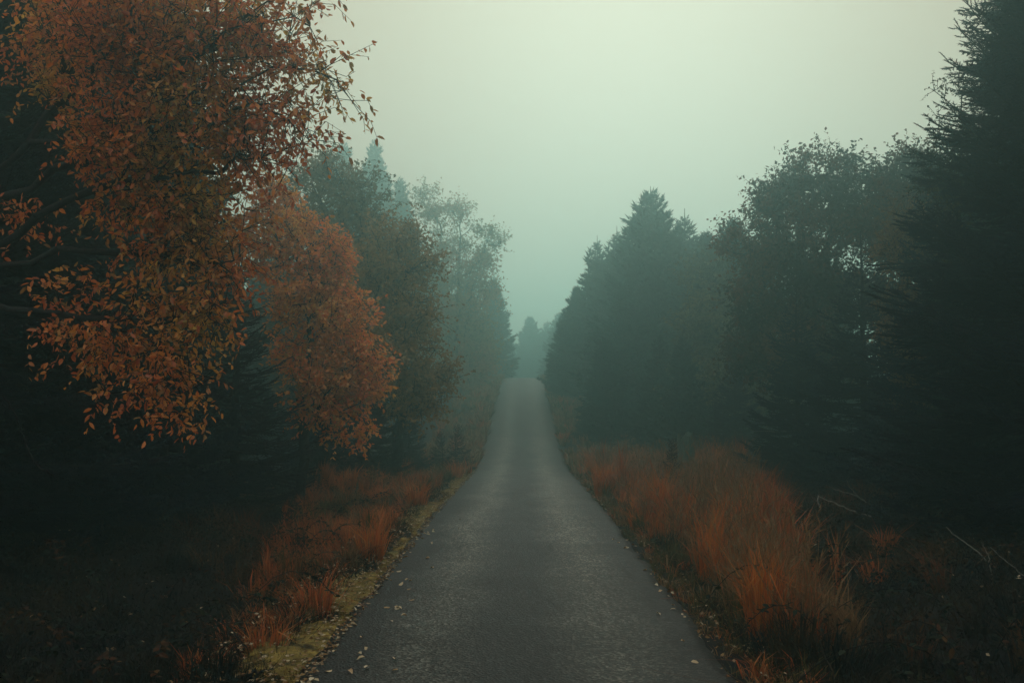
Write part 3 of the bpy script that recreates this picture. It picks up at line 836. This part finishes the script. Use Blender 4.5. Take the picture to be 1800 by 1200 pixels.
# misty spruces: three crowns, then copies
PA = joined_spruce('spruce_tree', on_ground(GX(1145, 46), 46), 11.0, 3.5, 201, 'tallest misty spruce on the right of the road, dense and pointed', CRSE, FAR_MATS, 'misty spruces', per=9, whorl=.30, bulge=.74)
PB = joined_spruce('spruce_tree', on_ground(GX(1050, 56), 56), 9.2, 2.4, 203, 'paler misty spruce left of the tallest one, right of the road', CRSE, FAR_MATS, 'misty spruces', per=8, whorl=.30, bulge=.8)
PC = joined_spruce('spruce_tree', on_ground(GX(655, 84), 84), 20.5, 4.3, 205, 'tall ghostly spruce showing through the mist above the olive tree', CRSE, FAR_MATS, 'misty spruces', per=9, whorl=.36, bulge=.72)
for src, px, d, s, lab in (
        (PB, 1205, 47.9, 1.10, 'thin topped misty spruce just right of the tallest one'),
        (PA, 1245, 42.6, 0.79, 'broad misty spruce behind the yellowish bush'),
        (PB, 1085, 52.2, 1.03, 'misty spruce squeezed behind the left flank of the tallest one'),
        (PA, 1105, 43.5, 0.61, 'shorter misty spruce in front of the tallest one'),
        (PA, 1015, 57.4, 0.61, 'misty spruce on the slope beside the road, right side'),
        (PB, 990, 62.6, 0.59, 'small misty spruce nearest the crest on the right'),
        (PA, 1065, 40.9, 0.39, 'low misty spruce at the foot of the taller ones behind the red grass'),
        (PB, 1160, 37.4, 0.51, 'low dim spruce behind the red grass, left of the yellowish bush'),
        (PB, 1200, 34.8, 0.49, 'low dim spruce directly above the pale stump'),
        (PA, 1290, 39.1, 0.81, 'misty spruce peeping out left of the lobed oak'),
        (PC, 702, 82.0, 0.82, 'pale misty spruce right of the tall ghostly one'),
        (PC, 600, 86.0, 1.02, 'ghostly spruce half hidden by the leaves of the rust tree'),
        (PB, 868, 90.0, 1.10, 'blue green spruce beyond the birch, left of the road crest'),
        (PB, 765, 88.0, 1.30, 'misty spruce behind the birch crown'),
        (PB, 822, 84.0, 1.00, 'misty spruce low behind the birch, near the road'),
        (PA, 932, 136.0, 1.16, 'faint spruce straight ahead beyond the road crest'),
        (PB, 893, 130.0, 1.08, 'faint small spruce left of the one beyond the crest'),
        (PB, 962, 134.0, 1.33, 'faint slim spruce right of the one beyond the crest'),
        (PA, 984, 105.0, 0.78, 'faint bushy spruce at the right shoulder of the crest')):
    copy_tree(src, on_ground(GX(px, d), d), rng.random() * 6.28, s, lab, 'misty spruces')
for k, (x, y, s_) in enumerate([(-9.2, 17.5, .95), (-8.6, 21.5, .80), (-11.8, 20, 1.0), (9.6, 14.5, .8), (10.4, 18.5, .8)]):
    copy_tree(PC, on_ground(x, y), k * 1.3, (s_ * .95, s_ * .95, s_ * .80), ('tall dark spruce in the wood behind the upper left orange leaves', 'tall dark spruce showing between the rust tree and the tall ghostly spruces', 'tall dark spruce deepest in the wood at the left edge', 'tall dark spruce just behind the huge black one', 'tall dark spruce further back behind the huge black one')[k], 'tall spruces behind the nearest trees')
fill = [(-9, 24), (-11.5, 31), (-9.5, 38), (-13, 44), (-9.0, 50), (-16, 20), (-11.5, 15.5), (-15, 56), (-11, 72), (-14, 80), (-8, 92),
        (10, 19), (12.5, 25), (15, 33), (11.5, 38), (14, 46), (18, 26), (12.5, 58), (16, 66), (8.5, 76), (12, 88), (7, 104), (-8, 104), (6.5, 124), (-6, 128)]
for k, (x, y) in enumerate(fill):
    lim_h = .62 if (x > 0 and 17 < y < 40) else .8
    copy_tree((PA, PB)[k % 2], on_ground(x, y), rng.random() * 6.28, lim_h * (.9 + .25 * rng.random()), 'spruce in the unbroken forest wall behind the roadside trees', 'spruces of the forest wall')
# saplings at the roadside
SAP = joined_spruce('spruce_sapling', on_ground(GX(805, 31), 31), 1.5, .62, 301, 'small dark spruce sapling at the left road edge above the red grass', MEDI, NEEDLE_MATS, 'roadside saplings', whorl=.10, per=6, z0=.06)
copy_tree(SAP, on_ground(GX(775, 30), 30), 2.0, .95, 'spruce sapling just left of the one at the road edge', 'roadside saplings')
copy_tree(SAP, on_ground(GX(1180, 20.5), 20.5), 1.0, (.75, .75, .95), 'narrow dark sapling standing up out of the red grass', 'roadside saplings')

# ------------------------------------------------------------------ grass
def tussock_geo(g, cx, cy, n, h, spread, rg, lean=(0, 0), width=.006, mat=0):
    a = rg.random(n) * 6.283; rr = spread * .35 * np.sqrt(rg.random(n))
    bx, by = cx + rr * np.cos(a), cy + rr * np.sin(a)
    bz = ground_z(bx, by) - .02
    H = h * (.30 + .80 * rg.random(n) ** .8)
    out = spread * (.1 + 1.2 * rg.random(n) ** 1.6) * H / h
    broken = rg.random(n) < .10
    a2 = a + rg.normal(size=n) * .5
    dx, dy = np.cos(a2) * out + lean[0] * H, np.sin(a2) * out + lean[1] * H
    b = np.stack([bx, by, bz], -1)
    m_ = b + np.stack([dx * .33, dy * .33, H * .62], -1)
    t_ = b + np.stack([dx * np.where(broken, 2.6, 1), dy * np.where(broken, 2.6, 1), H * np.where(broken, .45, 1 - .25 * rg.random(n) ** 2)], -1)
    t_[:, :2] += rg.normal(size=(n, 2)) * (.10 * H)[:, None]
    w = np.stack([-np.sin(a2 + rg.normal(size=n)), np.cos(a2 + rg.normal(size=n)), np.zeros(n)], -1) * (width * (.5 + .6 * rg.random(n) + 1.7 * rg.random(n) ** 6))[:, None] * .5
    v = np.stack([b - w, b + w, m_ + w * .8, m_ - w * .8, t_], 1)
    k = (np.arange(n) * 5)[:, None]
    base = g.n
    g.add(v, quads=np.array([[0, 1, 2, 3]]) + k, tris=np.array([[3, 2, 4]]) + k, mat=mat)

big = [  # px, distance, height, spread, blades, lean, label
    (1335, 8.3, .92, .34, 620, (.02, 0), 'tall rust grass tussock nearest on the right verge'),
    (1245, 10.9, .95, .36, 560, (.05, 0), 'rust grass tussock second along the right road edge'),
    (1160, 15.6, 1.12, .42, 620, (-.02, 0), 'brightest upright orange tussock on the right verge'),
    (1060, 21.0, .95, .5, 560, (-.05, 0), 'reddish tussock at the far end of the right verge'),
    (1290, 14.2, 1.05, .46, 560, (.02, 0), 'brown tussock behind the rust tussocks on the right bank'),
    (1385, 12.3, .80, .42, 460, (.06, 0), 'low red brown tussock at the right end of the bank, before the dark'),
    (1545, 12.4, .42, .34, 260, (0, 0), 'small rusty tussock alone in the shade on the right'),
    (1530, 10.6, .36, .36, 240, (0, 0), 'dim red tussock in the shade nearest the broken twigs'),
    (735, 18.6, .66, .38, 460, (.03, 0), 'bright orange tussock beside the moss on the left verge'),
    (655, 12.4, .66, .36, 460, (-.03, 0), 'orange brown tussock halfway along the left moss strip'),
    (560, 9.3, .52, .34, 420, (0, 0), 'dull rusty tussock above the mossy corner on the left'),
    (470, 7.9, .46, .30, 360, (0, 0), 'dim brown tussock nearest on the left verge'),
    (800, 27.0, .62, .42, 380, (0, 0), 'farthest red tussock on the left, below the spruce saplings')]
for (px, d, h, spd, nb, lean, lab) in big:
    x = GX(px, d)
    p = on_ground(x, d)
    gg = Geo(); tussock_geo(gg, x, d, int(nb * .42), h, spd * (1.0 if px > 920 else 1.15), rng, lean, .0055 + .00032 * d)
    gg.V = [v - np.array(p) for v in gg.V]
    o = link('grass_tussock', gg.mesh('grass_tussock', M_REDGRASS if d < 10.5 and px < 700 or 1380 < px else M_RUST), None, p)
    tag(o, lab, 'grass tussock', 'rust grass tussocks on the verges')

g = Geo()
for k in range(1500):
    y = 7.6 + 27 * rng.random() ** 1.1
    lo = 1.72 + .12 * vnoise(y, 1, .8, 51) + (.18 if y < 14 else 0)
    hi = max(2.4, 1.0 + .192 * min(y, 26))
    e = rng.random() ** .9
    x = lo + (hi - lo) * e + rng.normal() * .12
    clump = .6 * vnoise(x, y, 1.1, 61) + .4 * vnoise(x, y, .45, 63)
    if clump < .30 or x < 1.66: continue
    edge = min(1, (x - lo + .12) / .45)
    hgt = (.22 + .40 * rng.random() + .85 * max(0, clump - .35)) * (.35 + .65 * edge)
    r_ = rng.random()
    hue = vnoise(x, y, 1.6, 71) + rng.normal() * .16
    mt = 3 if (edge < .5 and r_ < .6) else (0 if hue > .52 else (1 if hue > .28 else 2))
    if x > hi - .35 and mt == 0: mt = 1
    tussock_geo(g, x, y, int((62 if y < 16 else 50) * (.3 + clump) * (.5 + rng.random())), hgt * (.7 + .6 * rng.random()), .10 + .30 * rng.random() ** 2, rng, (rng.normal() * .14, rng.normal() * .14), .0055 + .00032 * y, mt)
ns = 1500               # seed stalks standing above the blades
y = 7.8 + 24 * rng.random(ns) ** 1.1
lo = 1.95; hi = np.maximum(2.5, .9 + .185 * np.minimum(y, 25))
x = lo + (hi - lo) * rng.random(ns)
p0 = np.stack([x, y, ground_z(x, y)], -1)
hs = (.55 + .55 * rng.random(ns)) * (.6 + .4 * np.clip((x - lo) / .5, 0, 1))
lean = rng.normal(size=(ns, 2)) * .12
p1 = p0 + np.stack([lean[:, 0] * .5, lean[:, 1] * .5, hs * .6], -1)
p2 = p0 + np.stack([lean[:, 0] * 1.5, lean[:, 1] * 1.5, hs], -1)
tubes(g, p0, p1, .0022 + .0001 * y, .002 + .0001 * y, 3, mat=2); tubes(g, p1, p2, .002 + .0001 * y, .001 + .00005 * y, 3, mat=2)
kk = np.repeat(np.arange(ns), 5)
dh = unit(p2 - p1)[kk]
blades(g, SLIVER, p2[kk] - dh * (rng.random((len(kk), 1)) * .16), unit(dh + rng.normal(size=(len(kk), 3)) * .35), rnd_unit(rng, len(kk)), .05 + .05 * rng.random(len(kk)), .008 + .0004 * y[kk], mat=2)
for k in range(420):          # short turf between the asphalt and the tall grass
    y = 5.6 + 22 * rng.random() ** 1.3
    x = 1.50 + .60 * rng.random()
    tussock_geo(g, x, y, 26, .06 + .20 * rng.random() * min(1, (x - 1.4) / .3), .12 + .15 * rng.random(), rng, (rng.normal() * .2, rng.normal() * .2), .005 + .0003 * y, 3 if rng.random() < .6 else (2 if rng.random() < .6 else 1))
tag(link('grass', g.mesh('grass', GRASS_MATS)), 'tall rust red grass covering the bank on the right', 'grass', kind='stuff')
g = Geo()
for k in range(1300):
    y = 7.0 + 26 * rng.random() ** 1.1
    lo = 1.80 + .45 * vnoise(y, 0, 1.3, 31)
    hi = max(lo + .4, 1.25 + .155 * y)
    x = -(lo + (hi - lo) * rng.random() ** 1.15 + rng.normal() * .08)
    clump = .6 * vnoise(x, y, 1.2, 67) + .4 * vnoise(x, y, .5, 69)
    if clump < .22: continue
    far_in = (-x - lo) / (hi - lo)
    hue = vnoise(x, y, 1.5, 73) + rng.normal() * .16
    mt = 0 if hue > .56 and far_in < .8 else (1 if hue > .36 else (2 if hue > .24 else 3))
    hgt = (.14 + .25 * rng.random() + .6 * max(0, clump - .35)) * (.55 + .45 * min(1, y / 16))
    if y < 11 and (mt == 0 or rng.random() < .55): continue
    tussock_geo(g, x, y, int(60 * (.3 + clump) * (.5 + rng.random())), hgt * (.7 + .6 * rng.random()), .08 + .28 * rng.random() ** 2, rng, (rng.normal() * .14, rng.normal() * .14), .0055 + .00032 * y, mt)
tag(link('grass', g.mesh('grass', GRASS_MATS)), 'low orange brown grass along the left verge', 'grass', kind='stuff')
g = Geo()       # pale grass strips beyond the rust grass and up both sides of the climbing road
for k in range(1500):
    y = 28 + 54 * rng.random() ** 1.1
    sd_ = -1 if rng.random() < .45 else 1
    x = sd_ * (1.58 + (4.2 if sd_ > 0 and y < 46 else 2.2) * rng.random() ** 1.3)
    tussock_geo(g, x, y, 26, .18 + .40 * rng.random(), .16 + .3 * rng.random(), rng, (rng.normal() * .15, rng.normal() * .15), .016 + .0005 * y, 2 if rng.random() < .6 else (3 if rng.random() < .7 else 1))
tag(link('grass', g.mesh('grass', GRASS_MATS)), 'pale dry grass along both edges of the climbing road', 'grass', kind='stuff')
g = Geo()       # rank grass in the shade of the trees
for k in range(900):
    s_ = -1 if rng.random() < .5 else 1
    y = 5.0 + 26 * rng.random() ** 1.7
    x = s_ * (1.9 + 5.5 * rng.random() ** 1.2)
    cl = vnoise(x, y, 1.0, 77)
    if cl < .42: continue
    tussock_geo(g, x, y, int(40 + 60 * cl), .15 + .55 * cl * rng.random(), .22 + .35 * rng.random(), rng, (rng.normal() * .25, rng.normal() * .25), .006 + .0002 * y, 0 if vnoise(x, y, 1.4, 79) > .55 else 1)
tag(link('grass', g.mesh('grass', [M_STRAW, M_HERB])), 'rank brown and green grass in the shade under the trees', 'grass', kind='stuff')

# bramble canes arching over the ground
g = Geo()
for k in range(230):
    s_ = -1 if rng.random() < .55 else 1
    y = 5.2 + 13 * rng.random() ** 1.4
    x = s_ * (2.3 + 4.2 * rng.random())
    if s_ > 0 and x < .9 + .185 * y: continue
    a_ = rng.random() * 6.283; L = .5 + .8 * rng.random(); hh = .15 + .40 * rng.random()
    t = np.linspace(0, 1, 9)
    px_, py_ = x + math.cos(a_) * L * t, y + math.sin(a_) * L * t
    P = np.stack([px_, py_, ground_z(px_, py_) + .02 + 4 * hh * t * (1 - .9 * t)], -1)
    tubes(g, P[:-1], P[1:], .004, .003, 3, mat=0)
    nl = 26
    u = rng.random(nl); ii = np.minimum((u * 8).astype(int), 7); f = (u * 8 - ii)[:, None]
    pos = P[ii] * (1 - f) + P[ii + 1] * f
    dd = unit(rng.normal(size=(nl, 3)) * [1, 1, .4])
    blades(g, LEAF6, pos, dd, unit(rng.normal(size=(nl, 3)) * .4 + [0, 0, 1]), .045 + .035 * rng.random(nl), .03 + .02 * rng.random(nl), mat=1 if rng.random() < .75 else 2)
M_BRAMBLE = leaf_mat('bramble_leaves', [(.006, .012, .014), (.010, .018, .014), (.018, .024, .014), (.008, .014, .014)], 0.3)
M_BRAMBLE2 = leaf_mat('withered_bramble_leaves', [(.06, .025, .014), (.035, .02, .014), (.08, .045, .02)], 0.3)
tag(link('bramble', g.mesh('bramble', [M_TWIG, M_BRAMBLE, M_BRAMBLE2])), 'dark bramble tangle on the forest floor either side', 'bramble', kind='stuff')

# low leafy undergrowth, dark green and brown
g = Geo()
N = 80000
y = 4.5 + 24 * rng.random(N) ** 1.7
s = np.where(rng.random(N) < .5, -1, 1)
x = s * (1.75 + 6.5 * rng.random(N) ** 1.1)
hh = .04 + .50 * vnoise(x, y, .9, 41) * vnoise(x, y, .35, 43) * np.clip((np.abs(x) - 1.6) / .9, .15, 1.6)
p = np.stack([x, y, ground_z(x, y) + hh * rng.random(N) ** .6], -1)
d = unit(rng.normal(size=(N, 3)) + [0, 0, .35])
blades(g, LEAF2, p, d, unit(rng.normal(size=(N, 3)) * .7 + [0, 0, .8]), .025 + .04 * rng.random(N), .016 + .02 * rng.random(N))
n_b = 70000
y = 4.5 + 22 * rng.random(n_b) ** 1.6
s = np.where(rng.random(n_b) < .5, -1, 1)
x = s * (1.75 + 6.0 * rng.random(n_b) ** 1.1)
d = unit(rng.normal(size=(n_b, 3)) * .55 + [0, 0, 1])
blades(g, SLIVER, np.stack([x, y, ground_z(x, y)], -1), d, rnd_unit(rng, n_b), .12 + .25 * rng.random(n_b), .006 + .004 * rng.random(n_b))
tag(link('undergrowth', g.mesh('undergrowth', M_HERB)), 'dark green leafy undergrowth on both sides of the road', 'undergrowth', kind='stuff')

# leaf litter on the verges and in the woods
g = Geo()
N = 6000
y = 4.8 + 26 * rng.random(N) ** 1.6
lef = rng.random(N) < .86
w0 = np.where(lef, .9 * rng.random(N) ** 1.6, .5 * rng.random(N))
x = np.where(lef, -1.42 - w0, 1.44 + w0)
z = np.maximum(ground_z(x, y), prof(y) - .05) + .055 + .02 * rng.random(N)
d = unit(np.stack([rng.normal(size=N), rng.normal(size=N), rng.normal(size=N) * .25], -1))
blades(g, LEAF2, np.stack([x, y, z], -1), d, unit(rng.normal(size=(N, 3)) * .35 + [0, 0, 1]), .025 + .03 * rng.random(N), .018 + .016 * rng.random(N))
N = 900
y = 5 + 22 * rng.random(N) ** 1.3
x = np.where(rng.random(N) < .6, -1, 1) * (2.1 + 5 * rng.random(N))
d = unit(np.stack([rng.normal(size=N), rng.normal(size=N), rng.normal(size=N) * .4], -1))
blades(g, LEAF2, np.stack([x, y, ground_z(x, y) + .05 + .12 * rng.random(N)], -1), d, unit(rng.normal(size=(N, 3)) * .5 + [0, 0, 1]), .03 + .03 * rng.random(N), .02 + .016 * rng.random(N))
tag(link('leaf_litter', g.mesh('leaf_litter', M_LITTER)), 'pale and brown fallen leaves strewn over the verges', 'leaf litter', kind='stuff')

# single leaves that lie on the asphalt
fl = []
for k in range(4):
    gl = Geo(); tv = LEAF6[0].copy(); tv[:, 2] = tv[:, 2] * (1.5, 2.5, -1.5, 3)[k]; tv[:, 1] *= .62
    gl.add(tv, tris=LEAF6[1]); fl.append(gl.mesh('fallen_leaf', M_PALELEAF, True))
spots = []
while len(spots) < 84:
    y = 5.6 + 11 * rng.random() ** 1.5
    x = -HALF + .02 + .55 * rng.random() ** 2.4
    spots.append((x, y, 'pale leaf fallen on the asphalt along the left road edge', 'leaves on the left edge of the asphalt'))
for k in range(16):
    y = 5.8 + 8 * rng.random()
    spots.append((HALF - .03 - .22 * rng.random() ** 2, y, 'fallen leaf on the asphalt along the right road edge', 'leaves on the right edge of the asphalt'))
spots.append((GX(702, 7.0), 7.05, 'single orange leaf lying out on the open asphalt', 'single leaf on the asphalt'))
for k, (x, y, lab, grp) in enumerate(spots):
    o = link('fallen_leaf', fl[k % 4], None, (x, y, road_z(x, y) + .012))
    o.rotation_euler = (rng.normal() * .2, rng.normal() * .2, rng.random() * 6.28)
    o.scale = (.045 + .03 * rng.random(),) * 3
    tag(o, lab, 'leaf', grp)

# ------------------------------------------------------------------ dead twigs, stick, stump
def twig(name, pts, r0, r1, mat, label, cat, forks=()):
    P = np.array(pts, float); base = P[0].copy()
    P = P - base
    def smooth(Q):
        t = np.linspace(0, 1, len(Q)); u = np.linspace(0, 1, (len(Q) - 1) * 5 + 1)
        S = np.stack([np.interp(u, t, Q[:, k]) for k in range(3)], -1)
        for _ in range(3): S[1:-1] = (S[:-2] + 2 * S[1:-1] + S[2:]) / 4
        S[1:-1] += rng.normal(size=S[1:-1].shape) * r0 * .5
        return S
    root_g = Geo()
    S = smooth(P); rr = np.linspace(r0, r1, len(S))
    tubes(root_g, S[:-1], S[1:], rr[:-1], rr[1:], 6)
    o = link(name, root_g.mesh(name, mat, True), None, base)
    tag(o, label, cat)
    for fk in forks:
        fg = Geo(); Q = smooth(np.array(fk, float) - base); rr = np.linspace(r0 * .7, r1 * .7, len(Q))
        tubes(fg, Q[:-1], Q[1:], rr[:-1], rr[1:], 5)
        link('side_twig', fg.mesh('side_twig', mat, True), o)
    return o
def W(px, py, d): return (GX(px, d), d, GZ(py, d))
twig('dead_branch', [W(1525, 905, 12.6), W(1487, 893, 12.4), W(1455, 880, 12.3), W(1432, 869, 12.3)], .010, .005, M_DEAD, 'bleached dead branch lying in the shade beyond the red grass', 'branch',
     [[W(1432, 869, 12.3), W(1430, 880, 12.2), W(1436, 893, 12.1)]])
twig('dead_branch', [W(1515, 880, 13.2), W(1495, 866, 13.1), W(1470, 862, 13.1), W(1452, 853, 13)], .009, .004, M_DEAD, 'thin bleached branch just above the other dead branch', 'branch',
     [[W(1500, 868, 13.1), W(1488, 855, 13.1), W(1482, 841, 13.1)]])
twig('dead_branch', [W(1732, 1040, 9.6), W(1726, 985, 9.5), W(1700, 960, 9.4), W(1668, 938, 9.4), W(1652, 922, 9.4)], .008, .004, M_DEAD, 'forked pale dead twig standing against the black spruce', 'branch',
     [[W(1726, 985, 9.5), W(1722, 965, 9.5), W(1712, 948, 9.5)]])
twig('dead_branch', [W(1790, 1010, 9.8), W(1765, 990, 9.7), W(1728, 957, 9.7)], .008, .003, M_DEAD, 'straight pale dead twig at the right edge, beside the forked one', 'branch')
twig('dead_branch', [W(1622, 1006, 10.4), W(1613, 998, 10.4), W(1602, 987, 10.4)], .009, .005, M_DEAD, 'short pale broken twig below the forked one', 'branch')
twig('dead_branch', [W(1420, 755, 24), W(1370, 758, 23.8), W(1320, 757, 23.7)], .014, .006, M_DEAD, 'pale horizontal dead twig at the foot of the lobed oak', 'branch')
twig('dead_branch', [W(95, 835, 8.9), W(62, 818, 8.8), W(42, 775, 8.8), W(26, 730, 8.7), W(0, 694, 8.7)], .009, .005, M_TWIG, 'thin curved bare branch hanging at the left edge', 'branch')
xs_, ys_ = GX(425, 7.25), 7.25
twig('fallen_stick', [(GX(408, 6.95), 6.95, ground_z(GX(408, 6.95), 6.95) + .05), (GX(455, 7.1), 7.1, ground_z(GX(455, 7.1), 7.1) + .09), (GX(490, 7.2), 7.2, ground_z(GX(490, 7.2), 7.2) + .06)], .013, .008, M_BARK, 'dark stick lying across the moss at the bottom left', 'stick')

# pale stump
g = Geo()
rg = np.random.default_rng(4)
n = 14
th = np.arange(n) * 6.283 / n
rad = .24 * (1 + .18 * np.sin(3 * th + 1) + .1 * rg.normal(size=n))
rings = []
for z, s in ((-.2, 1.35), (.1, 1.08), (.4, .95), (.75, .90), (1.0, .88)):
    jag = (rg.random(n) * .22 if z == 1.0 else 0)
    rings.append(np.stack([rad * s * np.cos(th), rad * s * np.sin(th), np.full(n, z) + jag], -1))
rings.append(np.stack([rad * .45 * np.cos(th), rad * .45 * np.sin(th), np.full(n, .88) + rg.random(n) * .12], -1))
V = np.concatenate(rings + [np.array([[0, 0, .85]])])
Q = []; T = []
for k in range(len(rings) - 1):
    for j in range(n):
        Q.append([k * n + j, k * n + (j + 1) % n, (k + 1) * n + (j + 1) % n, (k + 1) * n + j])
for j in range(n): T.append([(len(rings) - 1) * n + j, (len(rings) - 1) * n + (j + 1) % n, len(V) - 1])
g.add(V, tris=T, quads=Q)
tag(link('tree_stump', g.mesh('tree_stump', M_STUMP), None, on_ground(GX(1203, 26), 26, .0)), 'pale grey green stump behind the red grass bank', 'stump')

# ------------------------------------------------------------------ haze
m, n, l = new_mat('haze_air')
out = n.new('ShaderNodeOutputMaterial'); pv = n.new('ShaderNodeVolumePrincipled')
pv.inputs['Color'].default_value = HAZE_COLOR
pv.inputs['Density'].default_value = HAZE_DENSITY
pv.inputs['Anisotropy'].default_value = HAZE_G
pv.inputs['Density Attribute'].default_value = ''
pv.inputs['Temperature Attribute'].default_value = ''
l.new(pv.outputs[0], out.inputs['Volume'])
g = Geo()
x0, x1, y0_, y1_, z0, z1 = -170, 170, -60, 270, -2.5, 27.5
V = [(x, y, z) for z in (z0, z1) for y in (y0_, y1_) for x in (x0, x1)]
g.add(V, quads=[[0, 2, 3, 1], [4, 5, 7, 6], [0, 1, 5, 4], [2, 6, 7, 3], [0, 4, 6, 2], [1, 3, 7, 5]])
tag(link('haze', g.mesh('haze', m)), kind='stuff')
